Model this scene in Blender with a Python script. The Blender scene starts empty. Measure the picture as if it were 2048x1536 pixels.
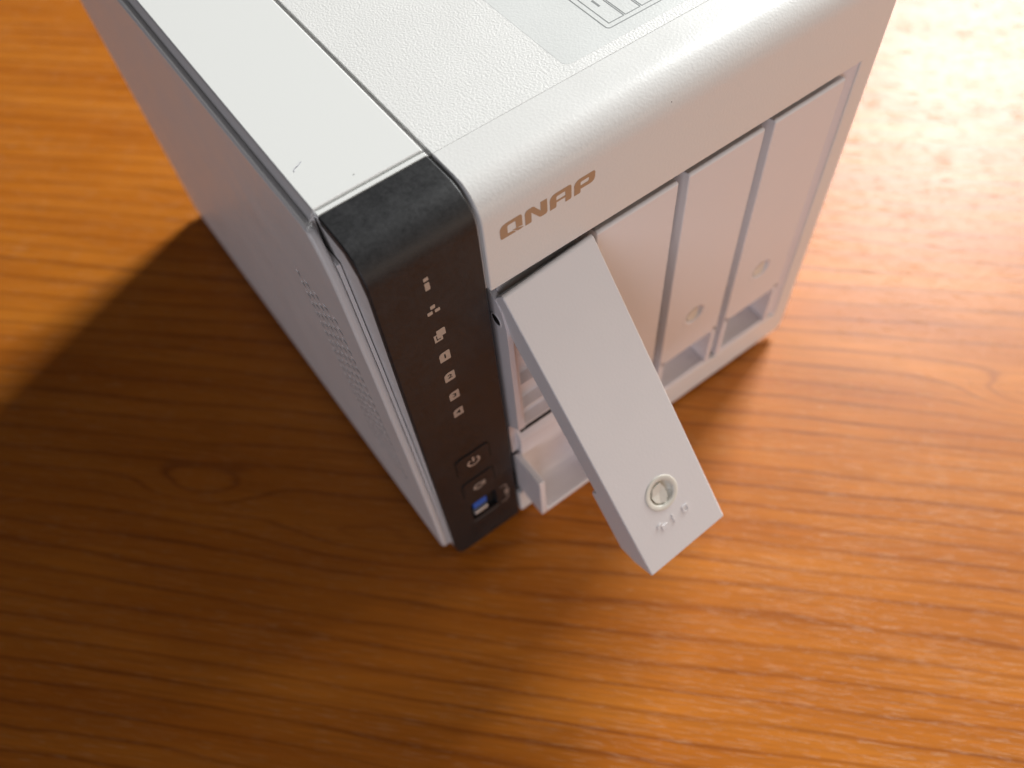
import bpy, bmesh, math, random
from mathutils import Vector, Matrix
random.seed(4)
D = bpy.data
scene = bpy.context.scene
C = scene.collection
K = 0.001                                   # all sizes below are millimetres
H, W = 168.5, 165.8
TABLE_Z = -3.0

# ------------------------------------------------------------------ camera
cam_d = D.cameras.new('camera'); cam = D.objects.new('camera', cam_d); C.objects.link(cam)
yaw, pit, rol = 0.5259, -1.0233, -0.1245
fw = Vector((math.sin(yaw)*math.cos(pit), math.cos(yaw)*math.cos(pit), math.sin(pit)))
r0 = fw.cross(Vector((0, 0, 1))).normalized(); u0 = r0.cross(fw)
rt = math.cos(rol)*r0 + math.sin(rol)*u0; up = -math.sin(rol)*r0 + math.cos(rol)*u0
m = Matrix((rt, up, -fw)).transposed().to_4x4()
m.translation = Vector((-32.1038, -110.0482, 299.5406))*K
cam.matrix_world = m
cam_d.sensor_width = 36; cam_d.lens = 1679.34/2048*36
cam_d.clip_start = 0.01; cam_d.clip_end = 50
cam_d.dof.use_dof = True; cam_d.dof.focus_distance = 0.207; cam_d.dof.aperture_fstop = 9.0
scene.camera = cam

# ------------------------------------------------------------------ room light
w = D.worlds.new('World'); scene.world = w; w.use_nodes = True
w.node_tree.nodes['Background'].inputs[0].default_value = (0.95, 0.97, 1.0, 1)
w.node_tree.nodes['Background'].inputs[1].default_value = 0.036

def area(name, az, el, dist, sx, sy, watts, col, spec=1.0, target=(60, 40, 40)):
    l = D.lights.new(name, 'AREA'); l.shape = 'RECTANGLE'; l.size = sx; l.size_y = sy; l.energy = watts; l.color = col; l.specular_factor = spec
    o = D.objects.new(name, l); C.objects.link(o)
    t = Vector(target)*K
    a, e = math.radians(az), math.radians(el)
    d = Vector((math.cos(a)*math.cos(e), math.sin(a)*math.cos(e), math.sin(e)))
    o.location = t + d*dist
    o.rotation_euler = d.to_track_quat('Z', 'Y').to_euler()
    return o
area('window_light', 21, 33, 2.2, 0.55, 0.66, 70, (0.985, 1.0, 0.985))
area('window_side_light', 3, 33, 2.2, 0.95, 0.66, 17, (0.985, 1.0, 0.985))
area('room_front_fill', -68, 7, 2.4, 2.0, 0.5, 10, (1.0, 0.77, 0.60), 0.0)  # added warm fill for the front faces, not an actual lamp
area('room_corner_fill', -30, 26, 2.4, 1.9, 1.1, 14, (1.0, 0.90, 0.78), 0.0)  # added fill that softens the foreground shadow
area('room_left_fill', 226, 10, 2.4, 1.6, 0.8, 17, (0.94, 0.92, 1.0), 0.0)  # added cool fill that lifts the left-facing sides

vs = scene.view_settings
vs.view_transform = 'Standard'; vs.look = 'None'; vs.exposure = 0.08; vs.gamma = 1.0; vs.use_curve_mapping = False

# ------------------------------------------------------------------ materials
def mat(name):
    mt = D.materials.new(name); mt.use_nodes = True
    nt = mt.node_tree; return mt, nt, nt.nodes['Principled BSDF']

def nd(nt, kind, **kw):
    n = nt.nodes.new(kind)
    for k, v in kw.items(): setattr(n, k, v)
    return n

def math_n(nt, op, a, b=None, c=None):
    n = nd(nt, 'ShaderNodeMath', operation=op)
    for i, v in enumerate((a, b, c)):
        if v is None: continue
        if isinstance(v, (int, float)): n.inputs[i].default_value = v
        else: nt.links.new(v, n.inputs[i])
    return n.outputs[0]

def noise(nt, vec, scale, detail=2, rough=0.5, dist=0.0):
    n = nd(nt, 'ShaderNodeTexNoise')
    n.inputs['Scale'].default_value = scale; n.inputs['Detail'].default_value = detail
    n.inputs['Roughness'].default_value = rough; n.inputs['Distortion'].default_value = dist
    nt.links.new(vec, n.inputs['Vector'])
    return n.outputs['Fac']

def ramp(nt, fac, stops):
    n = nd(nt, 'ShaderNodeValToRGB'); cr = n.color_ramp
    while len(cr.elements) > 1: cr.elements.remove(cr.elements[-1])
    cr.elements[0].position = stops[0][0]; cr.elements[0].color = stops[0][1]
    for p, c in stops[1:]:
        e = cr.elements.new(p); e.color = c
    nt.links.new(fac, n.inputs[0]); return n.outputs[0]

def g(v): return (v, v, v, 1)

def bump(nt, height, strength, dist, prev=None):
    b = nd(nt, 'ShaderNodeBump'); b.inputs['Strength'].default_value = strength; b.inputs['Distance'].default_value = dist
    nt.links.new(height, b.inputs['Height'])
    if prev is not None: nt.links.new(prev, b.inputs['Normal'])
    return b.outputs['Normal']

def plastic(name, col, rough, size_mm=0.8, depth_mm=0.05, strength=1.0, detail=2, smudge=0.06, spec=0.5, space='Object'):
    """moulded plastic with a spark-eroded grain of about size_mm and slight uneven sheen"""
    mt, nt, b = mat(name)
    tc = nd(nt, 'ShaderNodeTexCoord').outputs[space]
    b.inputs['Base Color'].default_value = (*col, 1)
    b.inputs['Specular IOR Level'].default_value = spec
    s = noise(nt, tc, 60, 4, 0.6)
    rr = nd(nt, 'ShaderNodeMapRange'); nt.links.new(s, rr.inputs[0])
    rr.inputs[1].default_value = 0.3; rr.inputs[2].default_value = 0.7
    rr.inputs[3].default_value = rough - smudge; rr.inputs[4].default_value = rough + smudge
    nt.links.new(rr.outputs[0], b.inputs['Roughness'])
    if depth_mm > 0:
        h = noise(nt, tc, 1000.0/size_mm/1.6, detail, 0.45)
        nt.links.new(bump(nt, h, strength, depth_mm*K), b.inputs['Normal'])
    return mt

WHITE = (0.74, 0.735, 0.72)
M = {}
M['bezel'] = plastic('white grained plastic', WHITE, 0.36, 0.45, 0.06, 0.9)
M['plate'] = plastic('white coarse grained plate', WHITE, 0.45, 0.38, 0.135, 1.0)
M['gloss'] = plastic('white glossy plastic', (0.76, 0.765, 0.75), 0.10, 1, 0, smudge=0.03)
M['side'] = plastic('white side plastic', (0.72, 0.70, 0.69), 0.42, 0.5, 0.03, 0.8)
M['tray'] = plastic('white tray plastic', (0.73, 0.695, 0.705), 0.40, 0.45, 0.03, 0.7)
M['flap'] = plastic('white leather grained plastic', (0.745, 0.725, 0.735), 0.42, 0.5, 0.035, 0.8)
M['lock'] = plastic('cream lock plastic', (0.72, 0.70, 0.63), 0.35, 1, 0)
M['dark'] = plastic('bay liner shade black', (0.025, 0.02, 0.02), 0.6, 1, 0)  # near-black colour puts shade into the gaps round the trays
M['hole'] = plastic('black for gap shade and digits', (0.004, 0.004, 0.004), 0.7, 1, 0)  # paints the shade in holes and gaps, also inks the digits
M['rubber'] = plastic('grey rubber', (0.05, 0.05, 0.05), 0.7, 0.5, 0.05)
M['print'] = plastic('light grey legend print', (0.43, 0.345, 0.28), 0.5, 1, 0)
M['faint'] = plastic('dim grey legend print', (0.30, 0.25, 0.21), 0.5, 1, 0)
M['gold'] = plastic('bronze logo print', (0.42, 0.275, 0.17), 0.42, 1, 0)
M['ink'] = plastic('grey label ink', (0.22, 0.23, 0.23), 0.5, 1, 0)
M['metal'] = plastic('nickel shell', (0.7, 0.7, 0.68), 0.3, 1, 0); M['metal'].node_tree.nodes['Principled BSDF'].inputs['Metallic'].default_value = 0.6
M['blue'] = plastic('blue connector tongue', (0.02, 0.12, 0.55), 0.4, 1, 0)
M['lint'] = plastic('grey lint', (0.26, 0.26, 0.32), 0.8, 1, 0)
M['speck'] = plastic('dark dust', (0.08, 0.07, 0.07), 0.8, 1, 0)
M['film'] = plastic('clear label film', (0.70, 0.71, 0.70), 0.33, 0.40, 0.06, 0.9)

def black_strip():
    mt, nt, b = mat('black satin plastic')
    tc = nd(nt, 'ShaderNodeTexCoord').outputs['Object']
    n1 = noise(nt, tc, 900, 3, 0.7); n2 = noise(nt, tc, 130, 4, 0.6)
    mx = math_n(nt, 'ADD', math_n(nt, 'MULTIPLY', n1, 0.6), math_n(nt, 'MULTIPLY', n2, 0.4))
    nt.links.new(ramp(nt, mx, [(0.35, (0.010, 0.010, 0.011, 1)), (0.7, (0.024, 0.024, 0.026, 1))]), b.inputs['Base Color'])
    nt.links.new(ramp(nt, mx, [(0.35, g(0.42)), (0.7, g(0.55))]), b.inputs['Roughness'])
    nt.links.new(bump(nt, n1, 0.35, 0.04*K), b.inputs['Normal'])
    return mt
M['black'] = black_strip()

def wood():
    mt, nt, b = mat('orange wood laminate')
    tc = nd(nt, 'ShaderNodeTexCoord').outputs['Object']
    sep = nd(nt, 'ShaderNodeSeparateXYZ'); nt.links.new(tc, sep.inputs[0])
    u = math_n(nt, 'MULTIPLY', sep.outputs[0], 1000); v = math_n(nt, 'MULTIPLY', sep.outputs[1], 1000)   # mm along / across the grain
    def vec(su, sv, off=0):
        c = nd(nt, 'ShaderNodeCombineXYZ')
        nt.links.new(math_n(nt, 'MULTIPLY', u, su), c.inputs[0]); nt.links.new(math_n(nt, 'MULTIPLY', v, sv), c.inputs[1])
        c.inputs[2].default_value = off
        return c.outputs[0]
    phi = v
    # wood rings swell round knots and cathedral tips
    for (ku, kv, su, sv, amp) in ((-110, 15, 24, 8, 15), (216, 96, 22, 9, 18), (-32, 2, 46, 9, 13)):
        a = math_n(nt, 'DIVIDE', math_n(nt, 'SUBTRACT', u, ku), su); c = math_n(nt, 'DIVIDE', math_n(nt, 'SUBTRACT', v, kv), sv)
        e = math_n(nt, 'ADD', math_n(nt, 'MULTIPLY', a, a), math_n(nt, 'MULTIPLY', c, c))
        phi = math_n(nt, 'ADD', phi, math_n(nt, 'MULTIPLY', math_n(nt, 'POWER', 2.718, math_n(nt, 'MULTIPLY', e, -1)), amp))
    wob = noise(nt, vec(0.0024, 0.012), 1.0, 1, 0.5)
    wob2 = noise(nt, vec(0.012, 0.11, 7), 1.0, 3, 0.55)
    phi = math_n(nt, 'ADD', phi, math_n(nt, 'MULTIPLY', wob, 24)); phi = math_n(nt, 'ADD', phi, math_n(nt, 'MULTIPLY', wob2, 6))
    t = math_n(nt, 'FRACT', math_n(nt, 'DIVIDE', phi, 8.4))
    line = ramp(nt, t, [(0.0, g(0.25)), (0.12, g(0.0)), (0.5, g(0.06)), (0.78, g(0.18)), (0.89, g(1.0)), (0.94, g(0.9)), (1.0, g(0.22))])
    t2 = math_n(nt, 'FRACT', math_n(nt, 'DIVIDE', phi, 3.37))
    fine = ramp(nt, t2, [(0.0, g(0.1)), (0.2, g(0)), (0.72, g(0.0)), (0.88, g(1.0)), (1.0, g(0.1))])
    fine = math_n(nt, 'MULTIPLY', math_n(nt, 'MULTIPLY', fine, 0.4), ramp(nt, noise(nt, vec(0.016, 0.08, 31), 1.0, 2), [(0.42, g(0)), (0.62, g(1))]))
    strength = nd(nt, 'ShaderNodeMapRange'); nt.links.new(noise(nt, vec(0.012, 0.06, 3), 1.0, 2), strength.inputs[0])
    strength.inputs[1].default_value = 0.3; strength.inputs[2].default_value = 0.7; strength.inputs[3].default_value = 0.4; strength.inputs[4].default_value = 0.95
    line = math_n(nt, 'MAXIMUM', math_n(nt, 'MULTIPLY', line, strength.outputs[0]), fine)
    tone = noise(nt, vec(0.008, 0.05, 11), 1.0, 3)
    fib = noise(nt, vec(0.03, 0.9, 5), 1.0, 3, 0.6)
    base = ramp(nt, tone, [(0.30, (0.42, 0.116, 0.008, 1)), (0.70, (0.54, 0.172, 0.016, 1))])
    mx = nd(nt, 'ShaderNodeMix', data_type='RGBA', blend_type='MIX')
    nt.links.new(math_n(nt, 'MULTIPLY', line, 0.85), mx.inputs[0]); nt.links.new(base, mx.inputs[6]); mx.inputs[7].default_value = (0.22, 0.052, 0.005, 1)
    fm = nd(nt, 'ShaderNodeMix', data_type='RGBA', blend_type='MULTIPLY'); fm.inputs[0].default_value = 1.0
    nt.links.new(mx.outputs[2], fm.inputs[6]); nt.links.new(ramp(nt, fib, [(0.3, g(0.84)), (0.7, g(1.08))]), fm.inputs[7])
    # short embossed pores; window glint on them is also painted as paler colour
    cl = noise(nt, vec(0.02, 0.06, 21), 1.0, 2)
    por = noise(nt, vec(0.10, 1.9, 2), 1.0, 2, 0.6)
    por = math_n(nt, 'ADD', por, math_n(nt, 'MULTIPLY', math_n(nt, 'SUBTRACT', cl, 0.5), 0.20))
    pore = ramp(nt, por, [(0.575, g(0)), (0.65, g(1))])
    pm = nd(nt, 'ShaderNodeMix', data_type='RGBA', blend_type='MIX')
    nt.links.new(math_n(nt, 'MULTIPLY', pore, 0.22), pm.inputs[0]); nt.links.new(fm.outputs[2], pm.inputs[6]); pm.inputs[7].default_value = (0.62, 0.36, 0.18, 1)
    nt.links.new(pm.outputs[2], b.inputs['Base Color'])
    nt.links.new(ramp(nt, pore, [(0, g(0.40)), (1, g(0.50))]), b.inputs['Roughness'])
    b.inputs['Specular IOR Level'].default_value = 0.32
    h = math_n(nt, 'ADD', math_n(nt, 'MULTIPLY', pore, 0.8), math_n(nt, 'MULTIPLY', fib, 0.35))
    nt.links.new(bump(nt, h, 0.7, 0.08*K), b.inputs['Normal'])
    return mt
M['wood'] = wood()

# ------------------------------------------------------------------ mesh helpers
def link(name, me, material, parent=None):
    o = D.objects.new(name, me); C.objects.link(o)
    if material is not None and not me.materials: me.materials.append(material)
    if parent is not None: o.parent = parent
    return o

def tag(o, label=None, cat=None, group=None, kind=None):
    if label: o['label'] = label
    if cat: o['category'] = cat
    if group: o['group'] = group
    if kind: o['kind'] = kind
    return o

def empty(name, loc):
    o = D.objects.new(name, None); C.objects.link(o); o.location = Vector(loc)*K; o.empty_display_size = 0.02
    return o

def bm_mesh(name, bm, smooth=True):
    bmesh.ops.recalc_face_normals(bm, faces=bm.faces[:])
    me = D.meshes.new(name); bm.to_mesh(me); bm.free()
    me.polygons.foreach_set('use_smooth', [smooth]*len(me.polygons))
    return me

def box(bm, x0, x1, y0, y1, z0, z1):
    vs = [bm.verts.new((x*K, y*K, z*K)) for x in (x0, x1) for y in (y0, y1) for z in (z0, z1)]
    for f in ((0, 1, 3, 2), (4, 6, 7, 5), (0, 4, 5, 1), (2, 3, 7, 6), (0, 2, 6, 4), (1, 5, 7, 3)):
        bm.faces.new([vs[i] for i in f])
    return vs

def prism_x(bm, pts, x0, x1):
    """closed polygon of (y, z) points swept along x"""
    a = [bm.verts.new((x0*K, y*K, z*K)) for y, z in pts]; b = [bm.verts.new((x1*K, y*K, z*K)) for y, z in pts]
    n = len(pts)
    for i in range(n):
        j = (i+1) % n; bm.faces.new((a[i], a[j], b[j], b[i]))
    bm.faces.new(a[::-1]); bm.faces.new(b)

def arc(cy, cz, r, a0, a1, n):
    return [(cy + r*math.cos(math.radians(a0+(a1-a0)*i/n)), cz + r*math.sin(math.radians(a0+(a1-a0)*i/n))) for i in range(n+1)]

def bevel(o, wmm, seg=2, angle=30):
    b = o.modifiers.new('bevel', 'BEVEL'); b.width = wmm*K; b.segments = seg; b.limit_method = 'ANGLE'; b.angle_limit = math.radians(angle)
    b.harden_normals = True
    return o

def bake(o):
    """turn the modifiers of o into plain mesh"""
    bpy.context.view_layer.update()
    dg = bpy.context.evaluated_depsgraph_get()
    me = D.meshes.new_from_object(o.evaluated_get(dg)); o.modifiers.clear(); o.data = me
    return o

def cut(o, cutter_bm):
    me = bm_mesh('cutter', cutter_bm, False); c = D.objects.new('cutter', me); C.objects.link(c)
    c.parent = o.parent
    md = o.modifiers.new('cut', 'BOOLEAN'); md.operation = 'DIFFERENCE'; md.object = c; md.solver = 'EXACT'
    bake(o); D.objects.remove(c)
    return o

def flat(name, loops, mtl, parent, plane='xz', level=0.0, t=0.08, smooth_pts=False):
    """flat printed or raised shape, loops inside others are holes. plane xz faces -y, plane xy faces +z"""
    cu = D.curves.new(name, 'CURVE'); cu.dimensions = '2D'; cu.fill_mode = 'BOTH'; cu.extrude = t*K/2
    for lp in loops:
        s = cu.splines.new('POLY'); s.points.add(len(lp)-1); s.use_cyclic_u = True
        for p, (a, b) in zip(s.points, lp): p.co = (a*K, b*K, 0, 1)
    tmp = D.objects.new('tmp', cu); C.objects.link(tmp); bpy.context.view_layer.update()
    me = D.meshes.new_from_object(tmp.evaluated_get(bpy.context.evaluated_depsgraph_get())); me.name = name
    D.objects.remove(tmp); D.curves.remove(cu)
    if plane == 'xz': me.transform(Matrix(((1, 0, 0, 0), (0, 0, -1, level*K), (0, 1, 0, 0), (0, 0, 0, 1))))
    else: me.transform(Matrix.Translation((0, 0, level*K)))
    me.materials.clear()
    return link(name, me, mtl, parent)

def text_mesh(name, ch, size, cx, cz, mtl, parent, plane='xz', level=0.0, t=0.06, stretch=1.0):
    cu = D.curves.new(name, 'FONT'); cu.body = ch; cu.size = size*K; cu.align_x = 'CENTER'; cu.align_y = 'CENTER'; cu.extrude = t*K/2; cu.offset = 0.015*size*K
    tmp = D.objects.new('tmp', cu); C.objects.link(tmp); bpy.context.view_layer.update()
    me = D.meshes.new_from_object(tmp.evaluated_get(bpy.context.evaluated_depsgraph_get())); me.name = name
    D.objects.remove(tmp); D.curves.remove(cu)
    me.transform(Matrix.Diagonal((stretch, 1, 1, 1)))
    me.transform(Matrix.Translation((cx*K, cz*K, 0)))
    if plane == 'xz': me.transform(Matrix(((1, 0, 0, 0), (0, 0, -1, level*K), (0, 1, 0, 0), (0, 0, 0, 1))))
    else: me.transform(Matrix.Translation((0, 0, level*K)))
    me.materials.clear()
    return link(name, me, mtl, parent)

def stroke(pts, wd):
    """outline of an open polyline of width wd, as one loop"""
    L, R = [], []
    for i, p in enumerate(pts):
        a = pts[max(i-1, 0)]; b = pts[min(i+1, len(pts)-1)]
        dx, dy = b[0]-a[0], b[1]-a[1]; n = math.hypot(dx, dy) or 1
        nx, ny = -dy/n*wd/2, dx/n*wd/2
        L.append((p[0]+nx, p[1]+ny)); R.append((p[0]-nx, p[1]-ny))
    return L + R[::-1]

def rrect(x0, x1, y0, y1, r, n=5, corners=(1, 1, 1, 1)):
    """rounded rectangle, corners = (x1y1, x0y1, x0y0, x1y0)"""
    out = []
    for (cx, cy, a0), k in zip(((x1, y1, 0), (x0, y1, 90), (x0, y0, 180), (x1, y0, 270)), corners):
        if k == 0: out.append((cx, cy)); continue
        rr = r*k
        ox = cx - rr if cx == x1 else cx + rr; oy = cy - rr if cy == y1 else cy + rr
        out += arc(ox, oy, rr, a0, a0+90, n)
    return out

# ------------------------------------------------------------------ table
bm = bmesh.new(); box(bm, -650, 850, -165, 735, -28, 0)
table = link('table', bm_mesh('table', bm, False), M['wood'])
table.location = (0, 0, TABLE_Z*K); table.rotation_euler = (0, 0, math.radians(-45))
bevel(table, 1.5, 3)
tag(table, kind='structure')

# ------------------------------------------------------------------ storage enclosure
nas = empty('storage_enclosure', (0, 0, 0))
tag(nas, 'white four-bay network storage box with black control strip standing on wooden table', 'storage device')

def front_profile(y0=0.0, ztop=H, yback=18.3, r=9.0):
    return [(yback, ztop), (y0+r+3, ztop)] + arc(y0+r, ztop-r, r, 90, 180, 10)

# front frame: bezel, right post and sill in one skin
bm = bmesh.new()
X = [29.1, 158.6, W]
prof = front_profile(0.0)
ZB = 136.9
rows = [[bm.verts.new((x*K, y*K, z*K)) for x in X] for y, z in prof]
rb = [bm.verts.new((x*K, 0, ZB*K)) for x in X]; rows.append(rb)
for a, b in zip(rows[:-1], rows[1:]):
    for i in range(2): bm.faces.new((a[i], a[i+1], b[i+1], b[i]))
ZS = 15.2
s0 = [bm.verts.new((x*K, 0, ZS*K)) for x in X]
bm.faces.new((rb[1], rb[2], s0[2], s0[1]))
lo = [bm.verts.new((29.1*K, 0, 0)), bm.verts.new((X[1]*K, 0, 0))]
bm.faces.new((s0[0], s0[1], lo[1], lo[0]))
corner = [bm.verts.new((x*K, 0, z*K)) for x, z in arc(W-4, 4, 4, 0, -90, 6)]
bm.faces.new([s0[1], s0[2]] + corner + [lo[1]])
frame = link('front_frame', bm_mesh('front_frame', bm), M['bezel'], nas)
sd = frame.modifiers.new('solid', 'SOLIDIFY'); sd.thickness = 2.4*K; sd.offset = -1
bevel(frame, 0.5, 3, 40)

# slanted surround of the bays
bm = bmesh.new()
prism = [(158.5, 0.5), (158.5, 6), (152.8, 6), (152.8, 3.2)]
a = [bm.verts.new((x*K, y*K, 14.9*K)) for x, y in prism]; b = [bm.verts.new((x*K, y*K, 136.8*K)) for x, y in prism]
for i in range(4): bm.faces.new((a[i], a[(i+1) % 4], b[(i+1) % 4], b[i]))
bm.faces.new(a[::-1]); bm.faces.new(b)
link('bay_surround', bm_mesh('bay_surround', bm, False), M['tray'], nas)

# chassis: walls and a roof, a floor and a back
bm = bmesh.new()
prism_x(bm, front_profile(3.0, 165.5, 225.5, 7.0) + [(3.0, 0.5), (225.5, 0.5)], 0.35, 28.2)
box(bm, 28.2, W-0.6, 70.5, 225.5, 0.5, 165.6)
box(bm, W-6.5, W-0.6, 6.2, 70.5, 0.5, 165.6)
box(bm, 28.2, W-6.5, 3.0, 70.5, 0.5, 14.8)
box(bm, 28.2, W-6.5, 12.0, 70.5, 140.5, 165.6)
link('chassis', bm_mesh('chassis', bm, False), M['side'], nas)

bm = bmesh.new()
vs_ = box(bm, 28.9, 158.3, 3.4, 70.0, 15.0, 140.2)
bm.faces.ensure_lookup_table()
bmesh.ops.delete(bm, geom=[f for f in bm.faces if all(abs(v.co.y-3.4*K) < 1e-6 for v in f.verts)], context='FACES_ONLY')
link('bay_liner', bm_mesh('bay_liner', bm, False), M['dark'], nas)

def foot(x, y):
    bm = bmesh.new()
    bmesh.ops.create_cone(bm, cap_ends=True, segments=28, radius1=7*K, radius2=6.4*K, depth=3.4*K, matrix=Matrix.Translation((x*K, y*K, (TABLE_Z+1.75)*K)))
    link('rubber_foot', bm_mesh('rubber_foot', bm, False), M['rubber'], nas)
for x, y in ((16, 22), (150, 22), (16, 206), (150, 206)): foot(x, y)

# top plate and glossy strip
bm = bmesh.new(); box(bm, 29.4, W, 18.15, 226, 165.9, 168.46)
plate = bevel(link('top_plate', bm_mesh('top_plate', bm), M['plate'], nas), 0.1, 2)
bm = bmesh.new(); box(bm, 0.0, 28.35, 20.6, 226, 165.7, 168.5)
gl = bevel(link('glossy_top_panel', bm_mesh('glossy_top_panel', bm), M['gloss'], nas), 0.45, 3)
gl['label'] = 'smooth glossy white strip along the top'
bm = bmesh.new(); box(bm, 0.15, 28.3, 18.55, 20.0, 165.7, 168.4)
bevel(link('end_rib', bm_mesh('end_rib', bm), M['gloss'], nas), 0.3, 2)
bm = bmesh.new(); box(bm, 28.42, 29.35, 18.6, 226, 165.0, 167.8)
link('groove_strip', bm_mesh('groove_strip', bm, False), M['side'], nas)

# label on the top plate
LZ = 168.45
flat_l = flat('label_sticker', [rrect(69.6, 150, 21.6, 140, 2.2)], M['film'], plate, 'xy', LZ+0.02, 0.03)
flat_l['label'] = 'thin translucent sticker with a line drawing of the drive bays'
def outline(x0, x1, y0, y1, r, wd): return [rrect(x0, x1, y0, y1, r), rrect(x0+wd, x1-wd, y0+wd, y1-wd, max(r-wd, .05))]
flat('drawing_outline', outline(85.7, 110.6, 25.6, 62, 1.2, 0.28), M['ink'], plate, 'xy', LZ+0.055, 0.03)
for i in range(4):
    x0 = 87.3 + i*5.25
    flat('drawing_cell', outline(x0, x0+5.0, 27.2, 58, 0.25, 0.26), M['ink'], plate, 'xy', LZ+0.055, 0.03)
text_mesh('drawing_number', '1', 4.3, 89.9, 35.3, M['ink'], plate, 'xy', LZ+0.055, 0.03, 1.1)

# light plastic web between the strip and the bezel
bm = bmesh.new()
op = front_profile(1.5, 167.2, 18.4, 8.6) + [(1.5, 137.2)]
prism_x(bm, op + [(5.5, 137.2), (5.5, 158), (18.4, 160)], 28.36, 29.06)
link('strip_web', bm_mesh('strip_web', bm, False), M['side'], nas)

# logo
Q1 = [(33.5, 153.3), (33.5, 155.6), (33.75, 156.3), (34.3, 156.85), (35.2, 157.15), (39.0, 157.25), (39.55, 157.1), (39.8, 156.6), (39.8, 153.45), (38.9, 153.62), (38.0, 153.6),
      (37.95, 156.0), (37.75, 156.15), (35.9, 156.1), (35.6, 155.8), (35.6, 153.75), (35.75, 153.5), (36.9, 153.45), (37.4, 153.2), (37.9, 152.75), (37.5, 152.6), (34.0, 152.6), (33.6, 152.85)]
Q2 = [(36.9, 153.72), (37.6, 153.3), (38.15, 152.75), (38.5, 152.6), (39.2, 152.62), (40.15, 152.85), (39.5, 153.15), (38.6, 153.45), (37.7, 153.68)]
N1 = [(40.6, 152.55), (40.6, 156.1), (40.8, 156.75), (41.3, 157.15), (41.9, 157.25), (42.8, 157.25), (43.2, 157.1), (45.1, 154.5), (45.1, 157.25), (47.0, 157.25), (47.0, 153.2), (46.75, 152.7), (46.3, 152.55), (45.2, 152.55), (44.7, 152.75), (42.4, 155.7), (42.4, 153.0), (42.2, 152.6)]
A1 = [(47.75, 152.55), (47.75, 155.7), (48.0, 156.4), (48.5, 156.9), (49.3, 157.2), (53.4, 157.25), (53.9, 157.1), (54.1, 156.6), (54.1, 153.0), (53.8, 152.6), (52.3, 152.55), (52.3, 154.1), (49.65, 154.1), (49.65, 153.0), (49.4, 152.6)]
A2 = [(49.65, 154.75), (49.65, 155.75), (49.95, 156.05), (52.1, 156.1), (52.3, 155.9), (52.3, 154.75)]
P1 = [(54.9, 152.55), (54.9, 155.7), (55.15, 156.4), (55.65, 156.9), (56.4, 157.2), (60.5, 157.25), (61.0, 157.1), (61.2, 156.6), (61.15, 155.1), (60.9, 154.4), (60.4, 153.95), (59.6, 153.8), (56.8, 153.8), (56.8, 153.0), (56.6, 152.6)]
P2 = [(56.8, 154.9), (56.8, 155.8), (57.1, 156.05), (59.1, 156.1), (59.35, 155.9), (59.3, 155.2), (59.0, 154.95)]
for lp in ([Q1, Q2], [N1], [A1, A2], [P1, P2]):
    flat('logo_letter', lp, M['gold'], frame, 'xz', -0.02, 0.08)

# ------------------------------------------------------------------ side panel with vents
bm = bmesh.new()
edge = [(226, 1.0), (226, 166.3), (21.5, 166.3), (18.6, 165.6), (17.0, 163.2), (15.2, 159), (13.6, 154), (12.7, 148), (10.3, 120), (8.4, 90), (6.4, 60), (5.0, 30), (4.4, 12), (4.6, 4), (6.5, 1.0)]
prism_x(bm, edge, -3.4, -0.95)
side = link('side_panel', bm_mesh('side_panel', bm), M['side'], nas)
bevel(side, 1.0, 4, 35); bake(side)
cb = bmesh.new()
for r in range(20):
    z = 126.0 - r*4.4
    for c in range(5):
        y = 26.4 + c*5.05 - (126 - z)*0.078
        sec = ((-4.6, y-2.3), (-1.9, y-2.3), (-1.9, y+0.5), (-4.6, y+0.5))
        va = [cb.verts.new((p*K, q*K, (z-1.1)*K)) for p, q in sec]; vb = [cb.verts.new((p*K, q*K, (z+1.1)*K)) for p, q in sec]
        for i in range(4): cb.faces.new((va[i], va[(i+1) % 4], vb[(i+1) % 4], vb[i]))
        cb.faces.new(va[::-1]); cb.faces.new(vb)
cut(side, cb)
side['label'] = 'flat white side cover with rows of small vent slots'
bm = bmesh.new()
inner = [(220, 2.0), (220, 157.0), (13.9, 157.0), (13.1, 148), (10.7, 120), (8.8, 90), (6.8, 60), (5.4, 30), (4.8, 12), (5.2, 2.0)]
prism_x(bm, inner, -0.88, 0.1)
bevel(link('side_panel_flange', bm_mesh('side_panel_flange', bm), M['side'], nas), 0.2, 2)
bm = bmesh.new()
sec = ((-1.5, 158), (-1.5, 165.9), (-0.9, 166.4), (-0.03, 168.15), (-0.03, 158))  # filler added in the gap, slanted to catch light from the left
va = [bm.verts.new((p*K, 20.7*K, q*K)) for p, q in sec]; vb = [bm.verts.new((p*K, 225*K, q*K)) for p, q in sec]
for i in range(5): bm.faces.new((va[i], va[(i+1) % 5], vb[(i+1) % 5], vb[i]))
bm.faces.new(va[::-1]); bm.faces.new(vb)
link('panel_gap_fill', bm_mesh('panel_gap_fill', bm, False), M['side'], nas)

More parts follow.
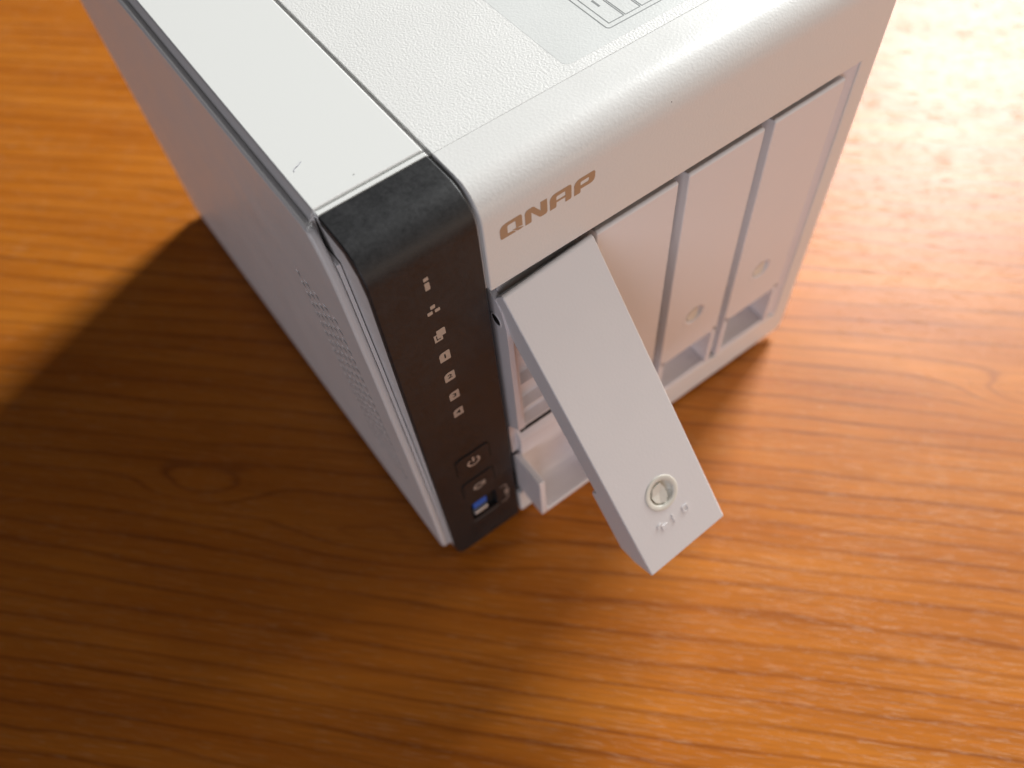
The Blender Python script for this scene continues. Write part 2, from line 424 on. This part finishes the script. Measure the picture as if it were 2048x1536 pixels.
# ------------------------------------------------------------------ black control strip
SY = 0.5
bm = bmesh.new()
outer = front_profile(SY, 168.4, 18.4, 9.0)
inn = [(2.9, -1.6), (2.9, 156)] + [(4.6, 161.5), (8.5, 165.2), (18.4, 165.6)]
prism_x(bm, outer + [(SY, -1.6)] + inn, 0.0, 28.3)
bm.edges.ensure_lookup_table()
be = [e for e in bm.edges if all(abs(v.co.x) < 1e-7 and abs(v.co.z+1.6*K) < 1e-7 for v in e.verts)]
bmesh.ops.bevel(bm, geom=be, offset=4.5*K, segments=6, profile=0.5, affect='EDGES')
strip = link('control_strip', bm_mesh('control_strip', bm), M['black'], nas)
bevel(strip, 0.45, 3, 40); bake(strip)
strip['label'] = 'black satin plastic strip with status icons, buttons and a port'
cb = bmesh.new()
prism_pts = rrect(9.6, 20.2, 19.0, 31.6, 0.6, 3)
a = [cb.verts.new((x*K, -2*K, z*K)) for x, z in prism_pts]; b = [cb.verts.new((x*K, 8*K, z*K)) for x, z in prism_pts]
for i in range(len(a)): cb.faces.new((a[i], a[(i+1) % len(a)], b[(i+1) % len(a)], b[i]))
cb.faces.new(a[::-1]); cb.faces.new(b)
cut(strip, cb)
# port
bm = bmesh.new(); box(bm, 9.65, 20.15, 2.75, 2.95, 19.05, 31.55)
link('port_well', bm_mesh('port_well', bm, False), M['hole'], strip)
bm = bmesh.new(); box(bm, 11.0, 16.6, 1.3, 2.7, 25.0, 30.6)
bevel(link('port_tongue', bm_mesh('port_tongue', bm), M['blue'], strip), 0.3, 2)['label'] = 'blue plastic tongue inside the port'
bm = bmesh.new(); box(bm, 10.6, 16.4, 0.5, 2.7, 21.4, 23.3)
bevel(link('port_shell', bm_mesh('port_shell', bm), M['metal'], strip), 0.6, 4)
bm = bmesh.new(); prism_x(bm, [(0.35, 17.1), (0.62, 18.7), (0.9, 17.1)], 9.4, 20.4)
link('port_lip', bm_mesh('port_lip', bm, False), M['rubber'], strip)

L0 = SY - 0.02
def icon(name, loops, mtl='print'): return flat(name, loops, M[mtl], strip, 'xz', L0, 0.07)
def q4(x0, x1, z0, z1, r=0.2): return rrect(x0, x1, z0, z1, r, 3)
icon('status_icon', [q4(12.75, 14.05, 153.35, 154.5), q4(12.75, 14.05, 150.1, 152.75)])
icon('network_icon', [q4(12.8, 14.15, 143.0, 144.25), q4(13.8, 15.2, 141.2, 142.3), q4(11.75, 13.15, 141.2, 142.4)])
icon('copy_icon', [[(12.8, 134.2), (15.0, 134.3), (15.3, 134.0), (15.3, 131.5), (14.25, 131.5), (14.25, 129.9), (11.9, 129.9), (11.85, 132.8), (12.8, 132.8)],
                   [(12.45, 132.4), (12.75, 132.4), (12.75, 130.95), (13.75, 130.95), (13.75, 130.55), (12.45, 130.55)]])
for k, z in enumerate((122.6, 112.9, 103.1, 93.8)):
    icon('drive_number_icon', [rrect(11.95, 15.15, z-1.95, z+1.95, 1.3, 5, (0.25, 1, 0.2, 0.25))])
    text_mesh('drive_number', str(k+1), 2.4, 13.6, z, M['hole'], strip, 'xz', L0-0.05, 0.05, 1.25)
# buttons: a raised plate with black strips painting the groove's shade round three sides
for nm, zt, zb in (('power_button', 67.6, 56.5), ('copy_button', 50.1, 39.0)):
    path = [(8.1, zb), (8.1, zt-1.6), (8.3, zt-0.6), (9.3, zt), (19.8, zt), (20.6, zt-0.6), (20.9, zt-1.6), (20.9, zb)]
    flat(nm+'_gap_shade', [stroke(path, 0.5)], M['hole'], strip, 'xz', SY-0.01, 0.06)
    bm = bmesh.new()
    ins = [(8.6, zb), (8.6, zt-1.7), (8.8, zt-1.0), (9.5, zt-0.45), (19.6, zt-0.45), (20.2, zt-0.9), (20.45, zt-1.7), (20.45, zb)]
    fr = [bm.verts.new((x*K, (SY-0.05-0.35*max(0, (z-zb)/(zt-zb)))*K, z*K)) for x, z in ins]; bk = [bm.verts.new((x*K, (SY+0.5)*K, z*K)) for x, z in ins]
    for i in range(len(ins)): bm.faces.new((fr[i], fr[(i+1) % len(ins)], bk[(i+1) % len(ins)], bk[i]))
    bm.faces.new(fr[::-1])
    link(nm, bm_mesh(nm, bm, False), M['black'], strip)
def ring(cx, cz, ra, rb_, a0, a1, n=18):
    return [(cx+ra*math.cos(math.radians(a0+(a1-a0)*i/n)), cz+ra*math.sin(math.radians(a0+(a1-a0)*i/n))) for i in range(n+1)] + \
           [(cx+rb_*math.cos(math.radians(a1+(a0-a1)*i/n)), cz+rb_*math.sin(math.radians(a1+(a0-a1)*i/n))) for i in range(n+1)]
flat('power_symbol', [ring(14.5, 61.1, 2.5, 1.75, 125, 415), [(14.1, 61.2), (14.9, 61.2), (14.9, 64.0), (14.1, 64.0)]], M['print'], strip, 'xz', SY-0.30, 0.06)
flat('copy_symbol', [ring(14.2, 42.9, 2.1, 1.0, 40, 330), [(15.2, 41.6), (17.0, 41.6), (17.0, 44.6), (15.2, 44.6)]], M['faint'], strip, 'xz', SY-0.30, 0.06)
flat('usb_symbol', [stroke([(21.9, 29.9), (23.6, 30.1), (24.5, 29.2), (24.7, 27.2)], 0.55), q4(23.5, 25.3, 21.8, 26.2, 0.5), stroke([(24.8, 20.8), (24.6, 18.8), (23.4, 17.7), (21.8, 17.6)], 0.55)], M['faint'], strip, 'xz', L0, 0.06)

# ------------------------------------------------------------------ drive trays
TW = 28.2                                    # tray width
# tray body in closed coordinates: front plane y = 0, left edge x = 0, z as in the enclosure
bm = bmesh.new()
PUSH = 11.7
for x0, x1 in ((0.0, 1.7), (TW-1.7, TW)):
    prism_x(bm, [(9.4, 66.7), (9.4, 121.5), (11.0, 127.5), (13.2, 130.6), (17.5, 132.5), (60, 132.5), (60, 60.0), (16.2, 60.0)], x0, x1)
    prism_x(bm, [(15.5, 41.2), (15.5, 59.7), (30, 59.7), (30, 41.2)], x0, x1+0.8 if x0 == 0 else x1)
# grille behind the lever
box(bm, 1.75, 4.4, 12.4, 19, 59.6, 128); box(bm, TW-4.4, TW-1.75, 12.4, 19, 59.6, 128)
for z in (60.2, 70.8, 85.0, 97.5, 112): box(bm, 4.45, TW-4.45, 12.6, 18.8, z-0.45, z+0.45)
box(bm, 4.45, TW-4.45, 12.5, 18.9, 97.95, 111.5)
box(bm, 4.45, TW-4.45, 16.2, 18.8, 60.7, 97)
body_m = bm_mesh('tray_body', bm, False); body_m.materials.append(M['tray'])
bm = bmesh.new(); box(bm, 2.4, TW-2.4, 12.2, 12.9, 58.0, 59.5)  # black strip painting the shaded gap below the grille
gap_m = bm_mesh('gap_shade_strip', bm, False); gap_m.materials.append(M['hole'])
# scoop under the lever
bm = bmesh.new()
sw = [(0.0, 15.6), (0.0, 39.8), (0.6, 41.0), (14.5, 41.0), (15.4, 39.8), (15.4, 15.6)]
prism_x(bm, sw, 0.0, 2.3); prism_x(bm, sw, TW-2.3, TW)
rampc = [(0.0, 15.65), (0.0, 17.1), (0.6, 17.5), (1.4, 17.4), (8.0, 17.6), (10.6, 18.6), (12.4, 21), (13.2, 25), (13.4, 33), (13.3, 42), (13.0, 48.5), (13.1, 50.6), (13.8, 52.2), (15.0, 53.4), (15.4, 56.4), (22, 56.6), (22, 15.65)]
prism_x(bm, rampc, 2.32, TW-2.32)
scoop_m = bm_mesh('finger_scoop', bm, True); scoop_m.materials.append(M['tray'])
# lever: U channel with a deeper grip at its end
L = 99.0; LW = 29.3
bm = bmesh.new()
lev = [(0.0, -0.6), (0.0, -L), (8.6, -98.2), (14.2, -95.0), (13.4, -72.0), (12.4, -70.6), (9.7, -70.0), (9.7, -12), (8.0, -5), (5.2, -1.0), (0.8, 0.0)]
prism_x(bm, lev, 0.0, LW)
lever_o = link('lever', bm_mesh('lever', bm, True), M['flap'])
cb = bmesh.new()
bmesh.ops.create_cone(cb, cap_ends=True, segments=40, radius1=4.95*K, radius2=4.95*K, depth=6*K, matrix=Matrix.Translation(Vector((14.4, 0, -77.2))*K) @ Matrix.Rotation(math.pi/2, 4, 'X'))
bevel(lever_o, 0.45, 3, 25); bake(lever_o); cut(lever_o, cb)
lever_m = lever_o.data; D.objects.remove(lever_o)
# lock: ring, well and a square key plug
def lathe(bm, prof, n=40):
    """profile of (radius, depth) revolved about the y axis, front is -y"""
    rings = [[bm.verts.new((r*K*math.cos(2*math.pi*i/n), d*K, r*K*math.sin(2*math.pi*i/n))) for i in range(n)] for r, d in prof]
    for a, b in zip(rings[:-1], rings[1:]):
        for i in range(n): bm.faces.new((a[i], a[(i+1) % n], b[(i+1) % n], b[i]))
    bm.faces.new(rings[-1])
bm = bmesh.new()
lathe(bm, [(5.65, 0.2), (5.65, -0.06), (5.5, -0.20), (5.2, -0.24), (4.3, -0.22), (4.0, -0.08), (3.85, 0.25), (3.7, 1.1)])
bm2 = None
lock_m = bm_mesh('lock_ring', bm, True); lock_m.materials.append(M['lock'])
bm = bmesh.new()
for f in []: pass
key = [(-2.9, 0.3), (-1.6, 2.6), (0.8, 3.0), (1.5, 0.9), (1.3, -1.6), (0.2, -3.0), (-1.5, -2.6), (-2.6, -1.4)]
fr = [bm.verts.new((1.12*x*K, (-0.1 if i % 3 else 0.15)*K, 1.12*z*K)) for i, (x, z) in enumerate(key)]; bk = [bm.verts.new((x*1.15*K, 1.08*K, z*1.15*K)) for x, z in key]
c0 = bm.verts.new((-0.5*K, 0.35*K, 0.2*K))
for i in range(len(key)):
    j = (i+1) % len(key); bm.faces.new((fr[i], fr[j], bk[j], bk[i])); bm.faces.new((fr[j], fr[i], c0))
plug_m = bm_mesh('key_plug', bm, False); plug_m.materials.append(M['lock'])
lock_c = lock_m.copy(); lock_c.materials.clear(); lock_c.materials.append(M['flap'])

def lock_symbols(parent, zc):
    sh = [[(8.4, zc-0.6), (8.4, zc+0.5), (10.1, zc+0.6), (10.1, zc-0.5), (11.8, zc-0.6), (11.8, zc-2.0), (9.7, zc-2.0), (9.7, zc-0.2), (8.9, zc-0.2), (8.9, zc-0.7)]]
    flat('lock_symbol', sh, M['flap'], parent, 'xz', -0.10, 0.30)
    flat('lock_symbol', [[(14.0, zc-2.4), (14.45, zc-2.4), (14.45, zc+0.6), (14.0, zc+0.6)]], M['flap'], parent, 'xz', -0.10, 0.30)
    flat('lock_symbol', [rrect(18.0, 20.2, zc-1.9, zc+0.4, 0.3), rrect(18.5, 19.7, zc-1.4, zc-0.1, 0.15)], M['flap'], parent, 'xz', -0.10, 0.30)

def tray(x, push, ang, top, lz, label):
    t = link('drive_tray', body_m, None, nas); t.location = (x*K, -push*K, 0); t['label'] = label
    s = link('finger_scoop', scoop_m, None, t); bevel(s, 0.35, 2, 40)
    lv = link('lever', lever_m, None, t)
    if ang:                                   # swung out about its hinge and hanging slightly askew
        th, rl = math.radians(ang[0]), math.radians(ang[1])
        tv = Vector((0, -math.sin(th), -math.cos(th))); nv = Vector((0, -math.cos(th), math.sin(th))); xv = Vector((1, 0, 0))
        xr = xv*math.cos(rl) + tv*math.sin(rl); tr = tv*math.cos(rl) - xv*math.sin(rl)
        mt = Matrix((xr, -nv, -tr)).transposed().to_4x4()
    else: mt = Matrix.Identity(4)
    mt = Matrix.Translation(Vector((top[0]-x, top[1]+push, top[2]))*K) @ mt
    wf = 1.0 if ang else (TW-0.2)/LW
    lv.matrix_local = mt @ Matrix.Diagonal((wf, 1, lz, 1))
    ml = mt @ Matrix.Translation(Vector((14.4*wf, 0 if ang else 0.19, -77.2*lz))*K)
    lk = link('lock', lock_m if ang else lock_c, None, t); lk.matrix_local = ml
    pg = link('key_plug', plug_m, None, t); pg.matrix_local = ml
    link('gap_shade_strip', gap_m, None, t)
    n0 = set(D.objects)
    if ang:
        lock_symbols(t, -86.2)
        for o in set(D.objects)-n0: o.matrix_local = mt
    return t
tray(30.75, PUSH, (36.8, -2.75), (30.9, -1.8, 135.3), 1.0, 'drive tray pulled forward with its lever swung open')
for x in (62.35, 94.1, 125.8):
    tray(x, 0.0, None, (x+0.1, 0.0, 134.0), 0.97, {62.35: 'closed drive tray partly hidden behind the open lever', 94.1: 'closed drive tray, second from the right', 125.8: 'closed drive tray at the right end'}[x])
t0 = [o for o in nas.children if o.name == 'drive_tray'][0]
bm = bmesh.new(); box(bm, 1.75, TW-1.75, 14.6, 17.0, 128.1, 133.0)
link('tray_header', bm_mesh('tray_header', bm, False), M['tray'], t0)
# hinge hole on the open tray: a rim, and a black disc painting its shade
bm = bmesh.new()
n = 24
def rg(r, x): return [bm.verts.new((x*K, (14.0+r*math.cos(2*math.pi*i/n))*K, (121.5+r*math.sin(2*math.pi*i/n))*K)) for i in range(n)]
A_ = [rg(2.5, 0.02), rg(2.4, -0.14), rg(2.0, -0.14), rg(1.8, 0.02)]
for p, q in zip(A_[:-1], A_[1:]):
    for i in range(n): bm.faces.new((p[i], p[(i+1) % n], q[(i+1) % n], q[i]))
link('hinge_hole_rim', bm_mesh('hinge_hole_rim', bm), M['tray'], t0)
bm = bmesh.new(); d_ = rg(1.8, -0.03); bm.faces.new(d_)
link('hinge_hole_shade', bm_mesh('hinge_hole_shade', bm), M['hole'], t0)

# ------------------------------------------------------------------ lint and dust
def fibre(name, pts, r, mtl, label):
    cu = D.curves.new(name, 'CURVE'); cu.dimensions = '3D'; cu.bevel_depth = r*K; cu.bevel_resolution = 1
    s = cu.splines.new('NURBS'); s.points.add(len(pts)-1); s.use_endpoint_u = True
    for p, c in zip(s.points, pts): p.co = (c[0]*K, c[1]*K, c[2]*K, 1)
    tmp = D.objects.new('tmp', cu); C.objects.link(tmp); bpy.context.view_layer.update()
    me = D.meshes.new_from_object(tmp.evaluated_get(bpy.context.evaluated_depsgraph_get())); D.objects.remove(tmp); D.curves.remove(cu)
    me.materials.clear()
    return tag(link(name, me, mtl), label, 'lint')
fibre('lint_fibre', [(2.6, 33.2, 168.55), (3.0, 34.2, 168.6), (3.9, 33.9, 168.62), (4.6, 34.6, 168.6), (5.4, 35.0, 168.55)], 0.065, M['lint'], 'tiny curled grey hair on the glossy white top strip')
def speck(x, y, z, r, label):
    bm = bmesh.new(); bmesh.ops.create_icosphere(bm, subdivisions=2, radius=r*K)
    for v in bm.verts: v.co *= random.uniform(0.7, 1.25)
    o = link('dust_speck', bm_mesh('dust_speck', bm), M['speck']); o.location = (x*K, y*K, z*K); tag(o, label, 'dust')
speck(12.5, 23.9, 168.58, 0.11, 'dark dust speck on the glossy white strip near the black corner')
speck(84.0, 0.2, 164.0, 0.13, 'dark dust speck on the curved white front edge')
